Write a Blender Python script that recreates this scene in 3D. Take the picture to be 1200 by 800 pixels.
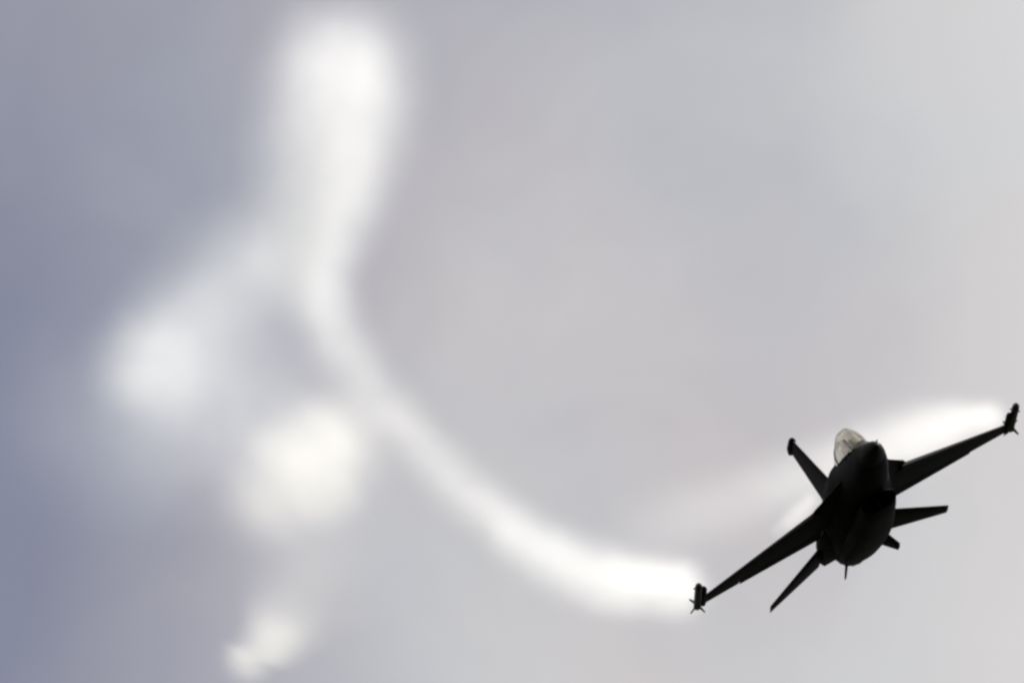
import bpy, bmesh, math, random
from mathutils import Vector, Matrix
R = math.radians
random.seed(7)
for o in list(bpy.data.objects):
    bpy.data.objects.remove(o)
scene = bpy.context.scene
col = scene.collection

# ------------------------------------------------------------------ camera
ELEV = R(18.0)
DIST = 200.0                       # metres to the aircraft
PPM = 44.275                       # photograph pixels per metre at that distance
cam_d = bpy.data.cameras.new('camera')
cam = bpy.data.objects.new('camera', cam_d)
col.objects.link(cam)
scene.camera = cam
cam.location = (0, 0, 1.7)
cam.rotation_euler = (math.pi / 2 + ELEV, 0, 0)
cam_d.sensor_width = 36.0
cam_d.lens = 36.0 * DIST / (1200.0 / PPM)
cam_d.clip_start = 0.5
cam_d.clip_end = 60000
cam_d.dof.use_dof = True           # hand-held telephoto, focus just short of the jet
cam_d.dof.focus_distance = 195.0
cam_d.dof.aperture_fstop = 0.72
CAM = Matrix.Translation(cam.location) @ cam.rotation_euler.to_matrix().to_4x4()

def at(px, py, depth=DIST):
    """world point seen at photograph pixel (px, py) at a depth along the view axis"""
    k = depth / DIST / PPM
    return CAM @ Vector(((px - 600) * k, (400 - py) * k, -depth))

# ------------------------------------------------------------------ sky and sun
SUN_EL, SUN_AZ = R(42), R(22)      # behind the jet, a little to the right (azimuth clockwise from +Y)
SKY_W, SKY_SCALE = 46.79179303, 6.654689119
w = bpy.data.worlds.new('World')
scene.world = w
w.use_nodes = True
nt = w.node_tree
nt.nodes.clear()
N = nt.nodes.new
L = nt.links.new
out = N('ShaderNodeOutputWorld')
bg = N('ShaderNodeBackground')
bg.inputs['Strength'].default_value = 0.1
L(bg.outputs[0], out.inputs[0])
sky = N('ShaderNodeTexSky')
sky.sky_type = 'NISHITA'
sky.sun_disc = False
sky.sun_elevation = SUN_EL
sky.sun_rotation = SUN_AZ
tc = N('ShaderNodeTexCoord')
cl = N('ShaderNodeTexNoise')       # the overcast: broad soft banks of thinner and thicker cloud
cl.name = 'cloud_noise'
cl.noise_dimensions = '4D'
cl.inputs['Scale'].default_value = SKY_SCALE
cl.inputs['W'].default_value = SKY_W
cl.inputs['Detail'].default_value = 1.6
cl.inputs['Roughness'].default_value = 0.32
L(tc.outputs['Generated'], cl.inputs['Vector'])
ramp = N('ShaderNodeValToRGB')     # thin grey-blue cloud to thick pale cloud
def lin(r, g, b_):
    return tuple((c / 255 / 12.92 if c < 10 else ((c / 255 + .055) / 1.055) ** 2.4) for c in (r, g, b_)) + (1,)
stops = [(.322, lin(131, 135, 154)), (.40, lin(157, 158, 170)), (.48, lin(186, 184, 188)), (.535, lin(207, 206, 206)), (.64, lin(222, 218, 217))]
while len(ramp.color_ramp.elements) < len(stops):
    ramp.color_ramp.elements.new(.5)
for el, (p_, c_) in zip(ramp.color_ramp.elements, stops):
    el.position, el.color = p_, c_
wisp = N('ShaderNodeTexNoise')     # finer ragged texture in the cloud base
wisp.inputs['Scale'].default_value = 38.0
wisp.inputs['Detail'].default_value = 5.0
wisp.inputs['Roughness'].default_value = 0.6
wisp.inputs['Distortion'].default_value = 0.6
L(tc.outputs['Generated'], wisp.inputs['Vector'])
wadd = N('ShaderNodeMath')
wadd.operation = 'MULTIPLY_ADD'
wadd.inputs[1].default_value = 0.05
L(wisp.outputs['Fac'], wadd.inputs[0])
wsub = N('ShaderNodeMath')
wsub.operation = 'SUBTRACT'
wsub.inputs[1].default_value = 0.025
L(cl.outputs['Fac'], wsub.inputs[0])
L(wsub.outputs[0], wadd.inputs[2])
L(wadd.outputs[0], ramp.inputs[0])
hue = N('ShaderNodeTexNoise')      # cloud drifting between blue-grey and faintly pink
hue.noise_dimensions = '4D'
hue.inputs['W'].default_value = 5.0
hue.inputs['Scale'].default_value = 26.0
hue.inputs['Detail'].default_value = 2.0
L(tc.outputs['Generated'], hue.inputs['Vector'])
hramp = N('ShaderNodeValToRGB')
hramp.color_ramp.elements[0].position, hramp.color_ramp.elements[0].color = .3, (0.965, 1.0, 1.02, 1)
hramp.color_ramp.elements[1].position, hramp.color_ramp.elements[1].color = .7, (1.03, 0.99, 0.985, 1)
L(hue.outputs['Fac'], hramp.inputs[0])
tint = N('ShaderNodeVectorMath')
tint.operation = 'MULTIPLY'
L(ramp.outputs[0], tint.inputs[0])
L(hramp.outputs[0], tint.inputs[1])
gain = N('ShaderNodeVectorMath')
gain.operation = 'SCALE'
gain.inputs['Scale'].default_value = 10.0
L(tint.outputs[0], gain.inputs[0])
mix = N('ShaderNodeMix')
mix.data_type = 'RGBA'
mix.inputs['Factor'].default_value = 0.96
L(sky.outputs[0], mix.inputs['A'])
L(gain.outputs[0], mix.inputs['B'])
L(mix.outputs['Result'], bg.inputs['Color'])

sun_d = bpy.data.lights.new('sun', 'SUN')
sun_d.energy = 4.6
sun_d.angle = R(0.5)
sun_d.color = (1.0, 0.965, 0.90)
sun = bpy.data.objects.new('sun', sun_d)
col.objects.link(sun)
sdir = Vector((math.sin(SUN_AZ) * math.cos(SUN_EL), math.cos(SUN_AZ) * math.cos(SUN_EL), math.sin(SUN_EL)))
sun.rotation_euler = sdir.to_track_quat('Z', 'Y').to_euler()

scene.view_settings.view_transform = 'Standard'
scene.view_settings.look = 'None'
scene.view_settings.exposure = 0.0
scene.view_settings.gamma = 1.0
scene.view_settings.use_curve_mapping = False
scene.render.engine = 'CYCLES'
scene.cycles.use_denoising = True
scene.cycles.volume_bounces = 7
scene.cycles.max_bounces = 10
scene.cycles.transparent_max_bounces = 16
scene.cycles.volume_step_rate = 0.6
scene.cycles.volume_max_steps = 512
scene.render.filter_size = 2.2
scene.cycles.filter_width = 2.6

#SKYSTOP
# ------------------------------------------------------------------ helpers
def tag(o, label=None, cat=None, group=None, kind=None):
    for k, v in (('label', label), ('category', cat), ('group', group), ('kind', kind)):
        if v:
            o[k] = v
    return o

def link(name, me, parent=None, m=None, smooth=True):
    o = bpy.data.objects.new(name, me)
    col.objects.link(o)
    if parent is not None:
        o.parent = parent
    if m is not None and not me.materials:
        me.materials.append(m)
    if smooth:
        for p in me.polygons:
            p.use_smooth = True
    return o

def bm_obj(name, bm, m, parent=None, smooth=True, sharp=32):
    bmesh.ops.recalc_face_normals(bm, faces=bm.faces)
    for e_ in bm.edges:
        if len(e_.link_faces) == 2 and e_.calc_face_angle(0) > R(sharp):
            e_.smooth = False
    me = bpy.data.meshes.new(name)
    bm.to_mesh(me)
    bm.free()
    return link(name, me, parent, m, smooth)

def loft(rings, bm=None, cap=True, closed=True):
    bm = bm or bmesh.new()
    vs = [[bm.verts.new(p) for p in r] for r in rings]
    n = len(rings[0])
    for a, b in zip(vs, vs[1:]):
        for i in range(n if closed else n - 1):
            j = (i + 1) % n
            bm.faces.new((a[i], a[j], b[j], b[i]))
    if cap:
        bm.faces.new(vs[0][::-1])
        bm.faces.new(vs[-1])
    return bm

def tube(path, radii, n=12, bm=None, cap=True):
    """round tube along a path"""
    rings = []
    for i, p in enumerate(path):
        p = Vector(p)
        d = Vector(path[min(i + 1, len(path) - 1)]) - Vector(path[max(i - 1, 0)])
        d.normalize()
        u = d.orthogonal() if abs(d.y) < 0.5 else Vector((1, 0, 0)) - d * d.x
        u.normalize()
        v = d.cross(u)
        rings.append([p + (u * math.cos(t) + v * math.sin(t)) * radii[i]
                      for t in (2 * math.pi * k / n for k in range(n))])
    return loft(rings, bm, cap)

# ------------------------------------------------------------------ materials
def paint(name, c, rough=0.5, spec=0.25, var=0.35, bump=0.15, metal=0.0, lines=False):
    m = bpy.data.materials.new(name)
    m.use_nodes = True
    t = m.node_tree
    b = t.nodes['Principled BSDF']
    b.inputs['Roughness'].default_value = rough
    b.inputs['Specular IOR Level'].default_value = spec
    b.inputs['Metallic'].default_value = metal
    tcn = t.nodes.new('ShaderNodeTexCoord')
    mp = t.nodes.new('ShaderNodeMapping')
    mp.inputs['Scale'].default_value = (1.0, 0.35, 1.0)      # streaked along the airflow
    t.links.new(tcn.outputs['Object'], mp.inputs[0])
    nz = t.nodes.new('ShaderNodeTexNoise')
    nz.inputs['Scale'].default_value = 4.0
    nz.inputs['Detail'].default_value = 6
    t.links.new(mp.outputs[0], nz.inputs['Vector'])
    cr = t.nodes.new('ShaderNodeValToRGB')
    cr.color_ramp.elements[0].position = 0.3
    cr.color_ramp.elements[1].position = 0.75
    cr.color_ramp.elements[0].color = tuple(x * (1 - var) for x in c) + (1,)
    cr.color_ramp.elements[1].color = tuple(min(1, x * (1 + var)) for x in c) + (1,)
    t.links.new(nz.outputs['Fac'], cr.inputs[0])
    colour = cr.outputs[0]
    bp = t.nodes.new('ShaderNodeBump')
    bp.inputs['Strength'].default_value = bump
    bp.inputs['Distance'].default_value = 0.01
    t.links.new(nz.outputs['Fac'], bp.inputs['Height'])
    t.links.new(bp.outputs[0], b.inputs['Normal'])
    if lines:                                                 # fine skin-panel joints
        br = t.nodes.new('ShaderNodeTexBrick')
        br.inputs['Scale'].default_value = 1.0
        br.inputs['Mortar Size'].default_value = 0.006
        br.inputs['Brick Width'].default_value = 1.1
        br.inputs['Row Height'].default_value = 0.55
        br.inputs['Color1'].default_value = (1, 1, 1, 1)
        br.inputs['Color2'].default_value = (0.85, 0.85, 0.85, 1)
        br.inputs['Mortar'].default_value = (0.45, 0.45, 0.45, 1)
        t.links.new(tcn.outputs['Object'], br.inputs['Vector'])
        mx = t.nodes.new('ShaderNodeMix')
        mx.data_type = 'RGBA'
        mx.blend_type = 'MULTIPLY'
        mx.inputs['Factor'].default_value = 1
        t.links.new(colour, mx.inputs['A'])
        t.links.new(br.outputs['Color'], mx.inputs['B'])
        colour = mx.outputs['Result']
    t.links.new(colour, b.inputs['Base Color'])
    return m

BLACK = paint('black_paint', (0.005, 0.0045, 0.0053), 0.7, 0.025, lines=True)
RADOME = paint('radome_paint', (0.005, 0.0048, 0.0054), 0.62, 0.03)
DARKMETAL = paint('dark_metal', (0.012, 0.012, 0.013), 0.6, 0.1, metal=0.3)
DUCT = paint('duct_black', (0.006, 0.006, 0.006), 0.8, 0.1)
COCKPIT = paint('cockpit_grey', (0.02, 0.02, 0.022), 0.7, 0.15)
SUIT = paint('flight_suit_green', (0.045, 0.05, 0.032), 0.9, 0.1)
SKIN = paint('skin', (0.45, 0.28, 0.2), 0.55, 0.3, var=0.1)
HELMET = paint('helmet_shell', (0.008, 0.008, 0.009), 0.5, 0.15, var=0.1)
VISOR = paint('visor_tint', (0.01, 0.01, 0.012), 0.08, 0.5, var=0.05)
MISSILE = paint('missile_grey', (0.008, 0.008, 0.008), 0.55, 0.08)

def glass(name, tint, facing_rough=0.02):
    m = bpy.data.materials.new(name)
    m.use_nodes = True
    t = m.node_tree
    t.nodes.remove(t.nodes['Principled BSDF'])
    o = t.nodes['Material Output']
    tr = t.nodes.new('ShaderNodeBsdfTransparent')
    tr.inputs[0].default_value = tint + (1,)
    gl = t.nodes.new('ShaderNodeBsdfGlossy')
    gl.inputs['Roughness'].default_value = facing_rough
    gl.inputs['Color'].default_value = (1.0, 0.95, 0.84, 1)
    fr = t.nodes.new('ShaderNodeLayerWeight')
    fr.inputs['Blend'].default_value = 0.5
    pw = t.nodes.new('ShaderNodeMath')
    pw.operation = 'POWER'
    pw.inputs[1].default_value = 3.5
    t.links.new(fr.outputs['Facing'], pw.inputs[0])
    pm = t.nodes.new('ShaderNodeMath')
    pm.operation = 'MULTIPLY_ADD'
    pm.inputs[1].default_value = 0.8
    pm.inputs[2].default_value = 0.07
    t.links.new(pw.outputs[0], pm.inputs[0])
    nz = t.nodes.new('ShaderNodeTexNoise')                    # faint grime on the transparency
    nz.inputs['Scale'].default_value = 9
    mth = t.nodes.new('ShaderNodeMath')
    mth.operation = 'MULTIPLY_ADD'
    mth.inputs[1].default_value = 0.03
    t.links.new(nz.outputs['Fac'], mth.inputs[0])
    t.links.new(pm.outputs[0], mth.inputs[2])
    mx = t.nodes.new('ShaderNodeMixShader')
    t.links.new(mth.outputs[0], mx.inputs[0])
    t.links.new(tr.outputs[0], mx.inputs[1])
    t.links.new(gl.outputs[0], mx.inputs[2])
    t.links.new(mx.outputs[0], o.inputs['Surface'])
    return m

CANOPY = glass('gold_tinted_glass', (0.78, 0.76, 0.69))
HUDGLASS = glass('hud_glass', (0.9, 0.95, 0.9))

# ------------------------------------------------------------------ the airfield far below
GRASS = paint('airfield_grass', (0.035, 0.05, 0.02), 0.95, 0.1, var=0.4)
bm = bmesh.new()
gv = {}
for i in range(25):
    for j in range(25):
        x, y = [math.copysign(abs(u) ** 2.2, u) * 25000 for u in ((i - 12) / 12, (j - 12) / 12)]
        gv[i, j] = bm.verts.new((x, y, .3 * math.sin(x * .003) * math.cos(y * .004) if abs(x) + abs(y) > 900 else 0))
for i in range(24):
    for j in range(24):
        bm.faces.new((gv[i, j], gv[i + 1, j], gv[i + 1, j + 1], gv[i, j + 1]))
tag(bm_obj('ground', bm, GRASS), 'flat green airfield grass reaching the horizon', kind='structure')

# ------------------------------------------------------------------ the fighter jet
# aircraft frame: X = to port, Y = aft of the wing station (a - 8, a metres aft of the nose tip), Z = up
Rfit = Matrix(((0.8668835, -0.4984464, -0.00801082),
               (0.48608889, 0.84160843, 0.23539934),
               (-0.11059198, -0.20795778, 0.97186572)))      # (port, up, forward) -> (right, up, towards the camera)
B = Matrix(((1, 0, 0), (0, 0, 1), (0, -1, 0)))
JET = Matrix.Translation(at(1004.44, 585.38)) @ (CAM.to_3x3() @ Rfit @ B).to_4x4()
jet = bpy.data.objects.new('fighter_jet', None)
jet.empty_display_size = 2
col.objects.link(jet)
jet.matrix_world = JET
tag(jet, 'black single-engine fighter jet banking hard towards us, bubble canopy, trailing white smoke', 'fighter jet')

def P(a, y, z):
    return Vector((y, a - 8.0, z))

def interp(tab, a):
    for p, q in zip(tab, tab[1:]):
        if a <= q[0]:
            t = (a - p[0]) / (q[0] - p[0])
            return [u + (v - u) * t for u, v in zip(p[1:], q[1:])]
    return list(tab[-1][1:])

def ring(a, hw, zt, zb, zc, n=2.3, seg=40):
    r = []
    for i in range(seg):
        t = 2 * math.pi * i / seg
        s, c = math.sin(t), math.cos(t)
        y = hw * math.copysign(abs(s) ** (2 / n), s)
        h = (zt - zc) if c > 0 else (zc - zb)
        r.append(P(a, y, zc + h * math.copysign(abs(c) ** (2 / n), c)))
    return r

# station: a, half width, top, bottom, height of the widest point, exponent
BODY = [(1.55, .36, .06, -.58, -.26, 2.1), (2.2, .44, .19, -.64, -.24, 2.2), (2.8, .50, .30, -.67, -.2, 2.3),
        (3.6, .56, .42, -.68, -.14, 2.4), (4.4, .62, .50, -.66, -.08, 2.5), (5.2, .70, .60, -.63, -.04, 2.5),
        (6.0, .82, .80, -.62, 0, 2.3), (7.0, .91, .83, -.7, 0, 2.2), (8.5, .95, .78, -.75, 0, 2.2),
        (10.0, .93, .70, -.78, 0, 2.2), (11.2, .84, .66, -.74, 0, 2.2), (12.2, .70, .62, -.68, -.02, 2.1),
        (13.2, .60, .56, -.62, -.03, 2.0)]
st = sorted(set([1.55 + .3 * i for i in range(39)] + [2.94, 2.96, 5.14, 5.16, 13.2]))
rings = []
for a in st:
    hw, zt, zb, zc, n = interp(BODY, min(a, 13.2))
    r = ring(a, hw, zt, zb, zc, n)
    if 2.95 < a < 5.15:                                       # the open cockpit tub
        r = [Vector((p.x, p.y, -0.32)) if abs(p.x) < 0.345 and p.z > 0.0 else p for p in r]
    rings.append(r)
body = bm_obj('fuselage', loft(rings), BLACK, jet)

# radome with pitot probe
RAD = [(0.0, .02, -.36, -.40, -.38, 2), (.12, .07, -.30, -.46, -.375, 2), (.4, .15, -.20, -.50, -.35, 2),
       (.9, .26, -.07, -.55, -.31, 2), (1.545, .358, .058, -.578, -.26, 2.1)]
rings = [ring(a, *interp(RAD, a)) for a in (0, .04, .12, .25, .4, .6, .9, 1.2, 1.545)]
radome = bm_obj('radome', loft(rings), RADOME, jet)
bm_obj('pitot_probe', tube([P(-.62, 0, -.385), P(-.3, 0, -.385), P(.05, 0, -.38)], [.012, .02, .03], 10), DARKMETAL, radome)

# chin intake: outer duct blending aft into the belly, hollow mouth
DUCTT = [(4.75, .50, -.66, -1.12, -.86, 2.4), (5.4, .53, -.55, -1.17, -.84, 2.4), (6.5, .57, -.40, -1.16, -.8, 2.4),
         (8.0, .64, -.30, -1.14, -.74, 2.4), (9.5, .68, -.25, -1.08, -.64, 2.3), (11.0, .70, -.2, -.95, -.5, 2.2),
         (12.2, .64, -.15, -.82, -.4, 2.1), (13.18, .57, -.1, -.64, -.3, 2.0)]
ain = [4.75 + .35 * i for i in range(24)] + [13.18]
outer = [ring(a, *interp(DUCTT, a)) for a in ain]
inner = [ring(a, hw - .05, zt - .05, zb + .05, zc, n) for a, (hw, zt, zb, zc, n) in ((a, interp(DUCTT, a)) for a in (7.6, 6.6, 5.6, 4.9))]
lip = [ring(4.72, .475, -.685, -1.095, -.86, 2.4)]
bm = loft(inner + lip + outer)
intake = bm_obj('air_intake', bm, BLACK, jet)
strut = loft([[P(5.0, y, z), P(6.4, y, z)] [::1] + [P(6.4, -y, z), P(5.0, -y, z)] for y, z in ((.03, -1.11), (.03, -.68))])
bm_obj('intake_strut', strut, DUCT, intake)

# engine nozzle: petals round a hollow bell
nz_rings = []
for a, r_ in ((14.35, .36), (13.7, .44), (13.1, .50)):
    nz_rings.append([P(a, r_ * math.sin(2 * math.pi * i / 36), -.03 + r_ * math.cos(2 * math.pi * i / 36)) for i in range(36)])
for a, r_ in ((13.1, .575), (13.5, .565), (13.9, .53), (14.38, .42), (14.37, .38)):
    nz_rings.append([P(a, r_ * (1 - .02 * (i % 2)) * math.sin(2 * math.pi * i / 36), -.03 + r_ * (1 - .02 * (i % 2)) * math.cos(2 * math.pi * i / 36)) for i in range(36)])
nozzle = bm_obj('exhaust_nozzle', loft(nz_rings[::-1]), DARKMETAL, jet)

# lifting surfaces -------------------------------------------------
def airfoil(c, t, seg=9):
    """list of (x fraction, half thickness) for a thin section"""
    return [(.5 - .5 * math.cos(math.pi * i / seg), 0) for i in range(seg + 1)]

def thick(x, t):
    return 5 * t * (0.2969 * math.sqrt(max(x, 0)) - 0.126 * x - 0.3516 * x * x + 0.2843 * x ** 3 - 0.1015 * x ** 4) + 0.002

def panel(name, root, tip, x0, x1, m, parent, s0=0.0, s1=1.0, nspan=6, nch=9, vertical=False, droop=0.0, sgn=1):
    """a lofted panel between chord fractions x0..x1 and span fractions s0..s1.
    root / tip: (a of leading edge, span coordinate, height, chord, thickness ratio)"""
    rings = []
    for k in range(nspan + 1):
        s = s0 + (s1 - s0) * k / nspan
        le, y, z, c, t = [p + (q - p) * s for p, q in zip(root, tip)]
        xs = [x0 + (x1 - x0) * (.5 - .5 * math.cos(math.pi * i / nch)) for i in range(nch + 1)]
        up = [(x, thick(x, t) * c) for x in xs]
        dn = [(x, -thick(x, t) * c) for x in xs[::-1]]
        r = []
        for x, h in up + dn:
            dz = droop * (x - (x1 if x0 < .05 else x0)) * c
            if vertical:
                r.append(P(le + x * c, h, z))
            else:
                r.append(P(le + x * c, sgn * y, z + h - abs(dz) * (1 if droop else 0)))
        rings.append(r)
    return bm_obj(name, loft(rings), m, parent)

def wing(sgn):
    root = (6.02, .85, .02, 4.22, .046)
    tip = (9.02, 4.62, -.02, 1.16, .044)
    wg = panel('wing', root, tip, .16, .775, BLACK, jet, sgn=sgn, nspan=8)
    panel('leading_edge_flap', root, tip, 0, .156, BLACK, wg, .1, .985, droop=.22, sgn=sgn)
    panel('flaperon', root, tip, .78, 1, BLACK, wg, .06, .72, droop=.06, sgn=sgn)
    panel('wing_tip_trailing_edge', root, tip, .78, 1, BLACK, wg, .725, 1, sgn=sgn)
    rail = tube([P(8.0, sgn * 4.70, -.01), P(8.25, sgn * 4.70, -.01), P(10.1, sgn * 4.70, -.01), P(10.35, sgn * 4.70, -.01)],
                [.03, .09, .09, .03], 10)
    bm_obj('launcher_rail', rail, BLACK, wg)
    # forebody strake running from beside the cockpit to the wing root
    edge = [(3.95, .50), (4.5, .66), (5.1, .86), (5.7, 1.10), (6.25, 1.34), (6.7, 1.44), (7.6, 1.38)]
    rings = []
    for a, y in edge:
        yi = .3
        h = .12 + .05 * (a - 3.95) / 3
        rings.append([P(a, sgn * yi, h), P(a, sgn * (yi + (y - yi) * .6), .03 + h * .55), P(a, sgn * y, .02),
                      P(a, sgn * (yi + (y - yi) * .6), -.02 - h * .4), P(a, sgn * yi, -h)])
    bm_obj('strake', loft(rings), BLACK, jet)
    # tail boom shelf carrying the tailplane and speed brake
    rings = []
    for a, y0, y1, zt, zb in ((9.7, .5, .98, .16, -.2), (10.6, .5, 1.12, .17, -.24), (12.2, .45, 1.08, .16, -.26),
                              (13.2, .42, 1.02, .13, -.24), (13.9, .5, .92, .05, -.14)):
        rings.append([P(a, sgn * y0, zt), P(a, sgn * (y1 - .06), zt), P(a, sgn * y1, (zt + zb) / 2), P(a, sgn * (y1 - .06), zb), P(a, sgn * y0, zb)])
    bm_obj('speed_brake', loft(rings), BLACK, jet)
    # all-moving tailplane, ten degrees of anhedral
    panel('tailplane', (11.25, 1.0, -.06, 2.75, .05), (13.05, 2.79, -.50, .92, .045), 0, 1, BLACK, jet, sgn=sgn)
    # ventral fin, canted outwards
    rings = []
    for a0, a1, y, z, t in ((10.3, 12.3, .52, -.62, .05), (10.75, 12.15, .69, -.86, .04), (11.05, 12.0, .83, -1.06, .03)):
        rings.append([P(a0, sgn * y, z), P(a0 + .35, sgn * (y + t), z), P(a1 - .2, sgn * (y + t), z), P(a1, sgn * y, z),
                      P(a1 - .2, sgn * (y - t), z), P(a0 + .35, sgn * (y - t), z)])
    bm_obj('ventral_fin', loft(rings), BLACK, jet)
    return wg

for s in (1, -1):
    wing(s)

# vertical tail
froot, ftip = (9.9, 0, .72, 3.55, .045), (12.75, 0, 3.12, 1.5, .05)
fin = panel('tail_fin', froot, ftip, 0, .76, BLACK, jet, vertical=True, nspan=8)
panel('rudder', froot, ftip, .765, 1, BLACK, fin, .08, .96, vertical=True)
rings = [ring(a, hw, zt, .3, .55, 2.0, 20) for a, hw, zt in ((7.6, .05, .80), (8.6, .16, .98), (9.8, .22, 1.08), (11.5, .24, 1.10), (13.0, .22, 1.05), (14.3, .14, .95), (14.75, .07, .85))]
bm_obj('fin_root_fairing', loft(rings), BLACK, jet)
rings = [ring(a, hw, 3.13 + hh, 3.13 - hh, 3.13, 2, 16) for a, hw, hh in ((12.6, .03, .03), (12.9, .1, .1), (13.8, .12, .12), (14.35, .08, .08), (14.5, .03, .03))]
bm_obj('fin_tip_fairing', loft(rings), BLACK, fin)

# canopy: frameless forward bubble, bow frame and fixed aft glazing
CAN = [(2.15, .05, .18), (2.35, .18, .36), (2.7, .255, .60), (3.15, .305, .87), (3.7, .34, 1.07), (4.2, .358, 1.15), (4.7, .362, 1.14), (5.1, .358, 1.08)]
AFT = [(5.23, .355, 1.06), (5.6, .36, 1.0), (6.1, .33, .88), (6.5, .2, .82)]
def arch(a, hw, zt, seg=20):
    zs = interp([(q[0], q[2]) for q in BODY], a)[0] - .06
    zs = min(zs, zt - .03)
    return [P(a, -hw * math.cos(math.pi * i / seg) * (1 - .0 * i), zs + (zt - zs) * math.sin(math.pi * i / seg) ** .8) for i in range(seg + 1)]
bm = loft([arch(*q) for q in CAN], cap=False, closed=False)
canopy = bm_obj('canopy', bm, CANOPY, jet)
bm = loft([arch(*q) for q in AFT], cap=False, closed=False)
aftglass = bm_obj('aft_canopy_glazing', bm, CANOPY, jet)
bm = bmesh.new()
def bow(a, hw, zt, wdt=.12):
    o1 = arch(a, hw + .012, zt + .012); o2 = arch(a + wdt, hw + .012, zt + .012)
    i2 = arch(a + wdt, hw - .07, zt - .07); i1 = arch(a, hw - .07, zt - .07)
    return loft([[p, q, r, s] for p, q, r, s in zip(o1, o2, i2, i1)], bm)
bow(5.10, .358, 1.08)
for s in (1, -1):                                             # sill rails
    path = [P(a, s * hw, interp([(q[0], q[2]) for q in BODY], a)[0] - .05) for a, hw, zt in CAN[1:]]
    tube(path, [.035] * len(path), 8, bm)
bm_obj('canopy_frame', bm, BLACK, canopy)

# cockpit furniture
bm = bmesh.new()
loft([[P(2.95, y * .33, z) for y, z in ((-1, -.3), (1, -.3), (1, .30), (.6, .44), (-.6, .44), (-1, .30))],
      [P(3.30, y * .33, z) for y, z in ((-1, -.3), (1, -.3), (1, .26), (.6, .48), (-.6, .48), (-1, .26))]], bm)
dash = bm_obj('instrument_panel', bm, COCKPIT, jet)
bm = bmesh.new()
loft([[P(3.15, -.13, .46), P(3.15, .13, .46), P(3.17, .13, .46), P(3.17, -.13, .46)],
      [P(3.38, -.12, .74), P(3.38, .12, .74), P(3.40, .12, .74), P(3.40, -.12, .74)]], bm)
bm_obj('head_up_display', bm, HUDGLASS, dash)
bm = bmesh.new()
def slab(bm, pts, hw):
    return loft([[P(a, -hw, z) for a, z in pts], [P(a, hw, z) for a, z in pts]], bm)
slab(bm, ((4.10, -.20), (4.12, -.08), (4.60, -.02), (4.95, .62), (5.06, .60), (4.78, -.20)), .24)
seat = bm_obj('ejection_seat', bm, COCKPIT, jet)
bm = bmesh.new()
slab(bm, ((4.82, .58), (4.82, .76), (4.88, .84), (5.05, .84), (5.07, .58)), .12)
bm_obj('headrest', bm, COCKPIT, seat)
for a, z, s in ((7.0, .80, 1),):
    bm = bmesh.new()
    loft([[P(a, -.008, z), P(a + .25, -.008, z), P(a + .25, .008, z), P(a, .008, z)],
          [P(a + .12, -.004, z + (.22 if z > 0 else -.22)), P(a + .25, -.004, z + (.22 if z > 0 else -.22)),
           P(a + .25, .004, z + (.22 if z > 0 else -.22)), P(a + .12, .004, z + (.22 if z > 0 else -.22))]], bm)
    bm_obj('blade_antenna', bm, BLACK, jet)

# ------------------------------------------------------------------ the pilot, reclined in the seat
def skinned(name, chains, root, m, parent=None, sub=1):
    """one continuous body grown along joint chains: {joint: (point, radius)} and a list of edges"""
    joints, edges = chains
    keys = list(joints)
    me = bpy.data.meshes.new(name)
    me.from_pydata([joints[k][0] for k in keys], [(keys.index(a), keys.index(b)) for a, b in edges], [])
    o = link(name, me, parent, m)
    md = o.modifiers.new('skin', 'SKIN')
    for k, sv in zip(keys, me.skin_vertices[0].data):
        sv.radius = (joints[k][1],) * 2
        sv.use_root = (k == root)
    md.use_smooth_shade = True
    s_ = o.modifiers.new('sub', 'SUBSURF')
    s_.levels = s_.render_levels = sub
    return o

J, Ed = {}, []
def jt(k, a, y, z, r, frm=None):
    J[k] = (P(a, y, z), r)
    if frm:
        Ed.append((frm, k))
jt('pelvis', 4.50, 0, .06, .15)
jt('waist', 4.60, 0, .24, .14, 'pelvis')
jt('chest', 4.70, 0, .42, .16, 'waist')
jt('neck', 4.76, 0, .60, .065, 'chest')
jt('skull', 4.74, 0, .70, .085, 'neck')
jt('crown', 4.74, 0, .81, .085, 'skull')
jt('nose', 4.65, 0, .73, .03, 'skull')
for s, n in ((1, 'port'), (-1, 'starboard')):
    jt(n + 'shoulder', 4.70, s * .19, .50, .07, 'chest')
    jt(n + 'elbow', 4.52, s * .27, .25, .048, n + 'shoulder')
    jt(n + 'wrist', 4.26, s * .29, .20, .034, n + 'elbow')
    jt(n + 'palm', 4.18, s * .29, .20, .036, n + 'wrist')
    for f in range(4):
        dy = (f - 1.5) * .02
        ln = (.03, .036, .034, .026)[f]
        jt(f'{n}f{f}a', 4.13, s * .29 + dy, .205, .010, n + 'palm')
        jt(f'{n}f{f}b', 4.13 - ln, s * .29 + dy, .195, .0095, f'{n}f{f}a')
        jt(f'{n}f{f}c', 4.135 - ln, s * .29 + dy, .165, .009, f'{n}f{f}b')
    jt(n + 'thumb', 4.17, s * .29 - s * .045, .19, .011, n + 'palm')
    jt(n + 'thumbtip', 4.13, s * .29 - s * .05, .18, .0095, n + 'thumb')
    jt(n + 'hip', 4.42, s * .10, .04, .095, 'pelvis')
    jt(n + 'knee', 3.98, s * .15, .14, .065, n + 'hip')
    jt(n + 'ankle', 3.52, s * .13, -.16, .045, n + 'knee')
    jt(n + 'toe', 3.40, s * .13, -.08, .04, n + 'ankle')
pilot = skinned('person', (J, Ed), 'pelvis', SUIT)
pilot.matrix_world = JET
tag(pilot, 'pilot in dark helmet and flight suit sitting upright under the clear bubble canopy', 'pilot')
bm = bmesh.new()
bmesh.ops.create_uvsphere(bm, u_segments=24, v_segments=14, radius=1)
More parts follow.
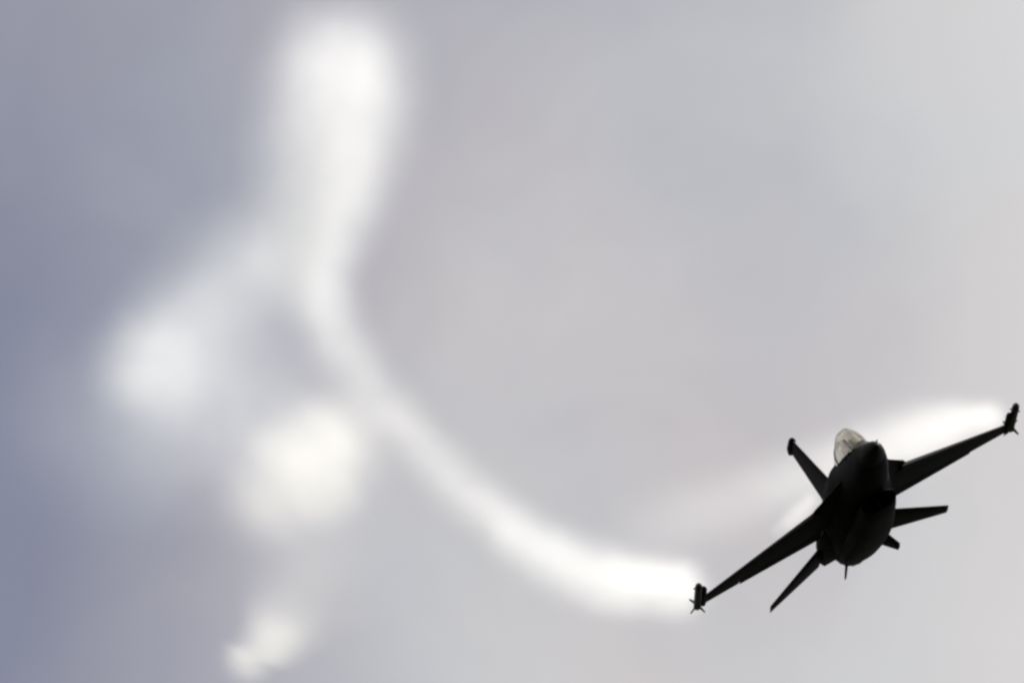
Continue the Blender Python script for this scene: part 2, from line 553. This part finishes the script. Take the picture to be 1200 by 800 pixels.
for v in bm.verts:
    v.co = Vector((v.co.x * .135, v.co.y * .16, v.co.z * .17)) + P(4.74, 0, .85)
helmet = bm_obj('helmet', bm, HELMET, pilot)
bm = bmesh.new()
rings = []
for zz, k in ((.74, .98), (.79, 1.05), (.84, 1.03), (.88, .95)):
    rings.append([P(4.74 - .166 * k * math.cos(t), .14 * k * math.sin(t), zz) for t in [R(-70 + 10 * i) for i in range(15)]])
bm_obj('visor', loft(rings, bm, cap=False, closed=False), VISOR, helmet)
bm_obj('oxygen_mask', tube([P(4.62, 0, .70), P(4.56, 0, .69), P(4.53, 0, .67)], [.07, .06, .035], 12), COCKPIT, pilot)

# ------------------------------------------------------------------ wingtip missiles
def missile(s, label):
    o = bpy.data.objects.new('missile', None)
    col.objects.link(o)
    o.matrix_world = JET
    tag(o, label, 'missile', 'missiles on the wingtips')
    y = s * 4.86
    b = bm_obj('body', tube([P(7.38, y, 0), P(7.5, y, 0), P(7.75, y, 0), P(10.2, y, 0)], [.06, .09, .1, .1], 16), MISSILE, o)
    bm_obj('seeker_head', tube([P(7.27, y, 0), P(7.3, y, 0), P(7.375, y, 0)], [.006, .04, .059], 14), VISOR, b)
    def fin4(name, a0, a1, h, sw, turn):
        for k in range(4):
            t = R(turn + 90 * k)
            d = Vector((math.cos(t), 0, math.sin(t)))
            n_ = Vector((-math.sin(t), 0, math.cos(t)))
            rr = []
            for q, th in ((.05, .03), (h, .018)):
                f = (q - .05) / (h - .05)
                A0, A1 = P(a0 + sw * f, y, 0) + d * q, P(a1, y, 0) + d * q
                rr.append([A0, (A0 + A1) / 2 + n_ * th, A1, (A0 + A1) / 2 - n_ * th])
            bm_obj(name, loft(rr), MISSILE, b, smooth=False)
    fin4('canard', 7.8, 8.05, .14, .16, 45)
    fin4('tail_fin', 9.7, 10.2, .27, .26, 20)
    return o
missile(1, 'thin finned missile on the raised wingtip at the upper right')
missile(-1, 'thin finned missile on the lowered wingtip beside the thick white smoke')
#JETSTOP
# ------------------------------------------------------------------ smoke
def smoke(name, label, group, pts, dens=1.0, tint=(.985, .985, .985), aniso=0.52, nscale=.8, namp=.6, warp=.5, cat='smoke trail', power=5.0, halo=.08, seed=0.0):
    """One body of smoke. pts: (px, py, depth, radius in photo px, relative density 0..1): it is built as a real tube of
    participating medium round that 3D path, thickest on the axis and thinning to nothing at the hull."""
    wp = [at(p[0], p[1], p[2]) for p in pts]
    rad = [p[3] / PPM * p[2] / DIST for p in pts]
    den = [p[4] for p in pts]
    x = (wp[-1] - wp[0]).normalized()
    side = CAM.to_3x3() @ Vector((0, 0, 1))
    z = (side - x * side.dot(x)).normalized()
    y = z.cross(x)
    M = Matrix((x, y, z)).transposed().to_4x4()
    M.translation = wp[0]
    lp = [M.inverted() @ p for p in wp]
    span = lp[-1].x
    ts = [p.x / span for p in lp]
    def crv(vals):
        lo, hi = min(vals), max(vals)
        if hi - lo < 1e-6:
            hi = lo + 1e-3
        return lo, hi, [(v - lo) / (hi - lo) for v in vals]
    m = bpy.data.materials.new(name + '_medium')
    m.use_nodes = True
    t = m.node_tree
    t.nodes.clear()
    n, k = t.nodes.new, t.links.new
    def math_(op, a, b=None, c=None, clamp=False):
        q = n('ShaderNodeMath')
        q.operation = op
        q.use_clamp = clamp
        for i, v in enumerate((a, b, c)):
            if v is None:
                continue
            if isinstance(v, (int, float)):
                q.inputs[i].default_value = v
            else:
                k(v, q.inputs[i])
        return q.outputs[0]
    tcn = n('ShaderNodeTexCoord')
    wn = n('ShaderNodeTexNoise')
    wn.noise_dimensions = '4D'
    wn.inputs['W'].default_value = seed + 3.3
    wn.inputs['Scale'].default_value = nscale * .9
    wn.inputs['Detail'].default_value = 2.5
    k(tcn.outputs['Object'], wn.inputs['Vector'])
    wv = n('ShaderNodeVectorMath')
    wv.operation = 'MULTIPLY_ADD'
    k(wn.outputs['Color'], wv.inputs[0])
    wv.inputs[1].default_value = (warp, warp, warp)
    wa = n('ShaderNodeVectorMath')
    wa.operation = 'ADD'
    k(tcn.outputs['Object'], wa.inputs[0])
    wa.inputs[1].default_value = (-warp / 2, -warp / 2, -warp / 2)
    k(wa.outputs[0], wv.inputs[2])
    sp = n('ShaderNodeSeparateXYZ')
    k(wv.outputs[0], sp.inputs[0])
    tt = math_('DIVIDE', sp.outputs['X'], span, clamp=True)
    def curve(vals):
        lo, hi, nv = crv(vals)
        f = n('ShaderNodeFloatCurve')
        c = f.mapping.curves[0]
        while len(c.points) > 2:
            c.points.remove(c.points[1])
        c.points[0].location = (ts[0], nv[0])
        c.points[1].location = (ts[-1], nv[-1])
        for a, b in list(zip(ts, nv))[1:-1]:
            c.points.new(a, b)
        for p in c.points:
            p.handle_type = 'AUTO_CLAMPED'
        f.mapping.update()
        k(tt, f.inputs['Value'])
        return math_('MULTIPLY_ADD', f.outputs[0], hi - lo, lo)
    cy, cz, cr, cd = curve([p.y for p in lp]), curve([p.z for p in lp]), curve(rad), curve(den)
    dy, dz = math_('SUBTRACT', sp.outputs['Y'], cy), math_('SUBTRACT', sp.outputs['Z'], cz)
    # past either end the distance also runs along the axis, so the ends are rounded
    ox = math_('SUBTRACT', sp.outputs['X'], math_('MULTIPLY', tt, span))
    d2 = math_('ADD', math_('ADD', math_('MULTIPLY', dy, dy), math_('MULTIPLY', dz, dz)), math_('MULTIPLY', ox, ox))
    q = math_('SUBTRACT', 1.0, math_('DIVIDE', d2, math_('MULTIPLY', cr, cr)), clamp=True)
    fall = math_('ADD', math_('MULTIPLY', math_('POWER', q, power), 1 - halo), math_('MULTIPLY', math_('POWER', q, 2.0), halo))
    nz = n('ShaderNodeTexNoise')
    nz.noise_dimensions = '4D'
    nz.inputs['W'].default_value = seed
    nz.inputs['Scale'].default_value = nscale
    nz.inputs['Detail'].default_value = 4.0
    nz.inputs['Roughness'].default_value = .5
    k(tcn.outputs['Object'], nz.inputs['Vector'])
    lump = math_('MULTIPLY_ADD', nz.outputs['Fac'], 2 * namp, 1 - namp)
    lump = math_('MAXIMUM', lump, 0.0)
    dn = math_('MULTIPLY', math_('MULTIPLY', math_('MULTIPLY', fall, cd), lump), dens)
    pv = n('ShaderNodeVolumePrincipled')
    pv.inputs['Color'].default_value = tint + (1,)
    pv.inputs['Anisotropy'].default_value = aniso
    k(dn, pv.inputs['Density'])
    o_ = n('ShaderNodeOutputMaterial')
    k(pv.outputs[0], o_.inputs['Volume'])
    # the hull: a tube round the path, in planes across the local X axis, closed by rounded ends
    def cat_(vals, u):
        for i in range(len(ts) - 1):
            if u <= ts[i + 1] or i == len(ts) - 2:
                f = min(1, max(0, (u - ts[i]) / (ts[i + 1] - ts[i])))
                f = f * f * (3 - 2 * f) * .5 + f * .5
                return vals[i] + (vals[i + 1] - vals[i]) * f
    rings = []
    H = 1.06
    pad = warp * .35
    us = []
    r0, r1 = rad[0] * H + pad, rad[-1] * H + pad
    for i in range(6):
        th = R(90 - 15 * i - 4)
        us.append((-r0 * math.sin(th), 0.0, r0 * math.cos(th)))
    K = 26
    for i in range(K + 1):
        u = i / K
        us.append((u * span, u, cat_(rad, u) * H + pad))
    for i in range(1, 7):
        th = R(15 * i - 4)
        us.append((span + r1 * math.sin(th), 1.0, r1 * math.cos(th)))
    for xx, u, r_ in us:
        yy, zz = cat_([p.y for p in lp], u), cat_([p.z for p in lp], u)
        rings.append([Vector((xx, yy + r_ * math.cos(a), zz + r_ * math.sin(a))) for a in (2 * math.pi * i / 20 for i in range(20))])
    o = bm_obj(name, loft(rings), m)
    o.matrix_world = M
    return tag(o, label, cat, group)

GT = 'smoke trails from the wingtips'
GP = 'drifting smoke puffs'
smoke('smoke_trail', 'thick white smoke trail curving from the lowered wingtip up to the top of the sky', GT,
      [(794, 690, 202.5, 54, .75), (745, 684, 204, 64, .42), (690, 671, 206, 66, .27), (630, 640, 208, 60, .18),
       (570, 596, 211, 56, .125), (505, 534, 214, 55, .10), (444, 468, 217, 60, .09), (390, 392, 220, 64, .095),
       (364, 326, 223, 82, .125), (366, 280, 225, 102, .135), (376, 232, 227, 118, .14), (386, 180, 229, 130, .15), (397, 115, 231, 138, .165),
       (402, 80, 232, 130, .145)], dens=1.55, seed=1, halo=.25, namp=.8, tint=(.978, .984, .988))
smoke('smoke_trail', 'short white smoke trail fading away behind the raised wing and canopy', GT,
      [(1160, 488, 202.5, 36, .7), (1115, 499, 203.5, 52, .36), (1060, 518, 205, 68, .28), (990, 545, 207, 74, .12),
       (910, 572, 210, 78, .06), (830, 598, 213, 80, .035), (760, 618, 216, 80, .015)], dens=1.5, seed=5, namp=.5)
PALE = (.93, .965, .985)
CREAM = (.99, .985, .95)
smoke('smoke_puff', 'pale bent arm of smoke leaving the main trail and ending in a bright lump', GP,
      [(326, 292, 227, 112, .12), (290, 322, 228, 118, .10), (245, 358, 229, 118, .095), (212, 396, 230, 115, .13), (182, 430, 231, 104, .27)],
      dens=1.0, seed=9, cat='smoke puff', halo=.3, namp=.8, tint=(.965, .985, .98))
smoke('smoke_puff', 'big bright yellowish white smoke puff hanging below the curve of the main trail', GP,
      [(386, 520, 226, 92, .36), (358, 548, 226, 106, .36), (318, 580, 226, 86, .24)], dens=1.1, seed=12, cat='smoke puff', halo=.3, namp=.5, warp=.9, tint=CREAM)
smoke('smoke_puff', 'small white smoke puff with a faint tail at the bottom edge of the sky', GP,
      [(292, 770, 228, 46, .5), (318, 754, 228, 56, .45), (342, 708, 228, 90, .09), (365, 640, 228, 125, .035)], dens=1.1, seed=15, cat='smoke puff', halo=.3, namp=.4, warp=.25, tint=CREAM)
smoke('smoke_puff', 'broad thin bluish veil of smoke spread around the two brightest puffs', GP,
      [(110, 490, 232, 170, .08), (180, 480, 231, 190, .22), (255, 475, 230, 180, .3), (330, 500, 230, 170, .22), (400, 560, 230, 140, .1)], dens=.22, seed=18, cat='smoke puff', halo=.5, namp=.9, tint=PALE)
smoke('smoke_puff', 'tiny white vapour patch clinging to the upper side of the lowered wing root', GP,
      [(950, 588, 209, 18, .4), (935, 604, 209, 22, .45), (912, 622, 209, 18, .2)], dens=2.0, seed=21, cat='smoke puff', warp=.2)
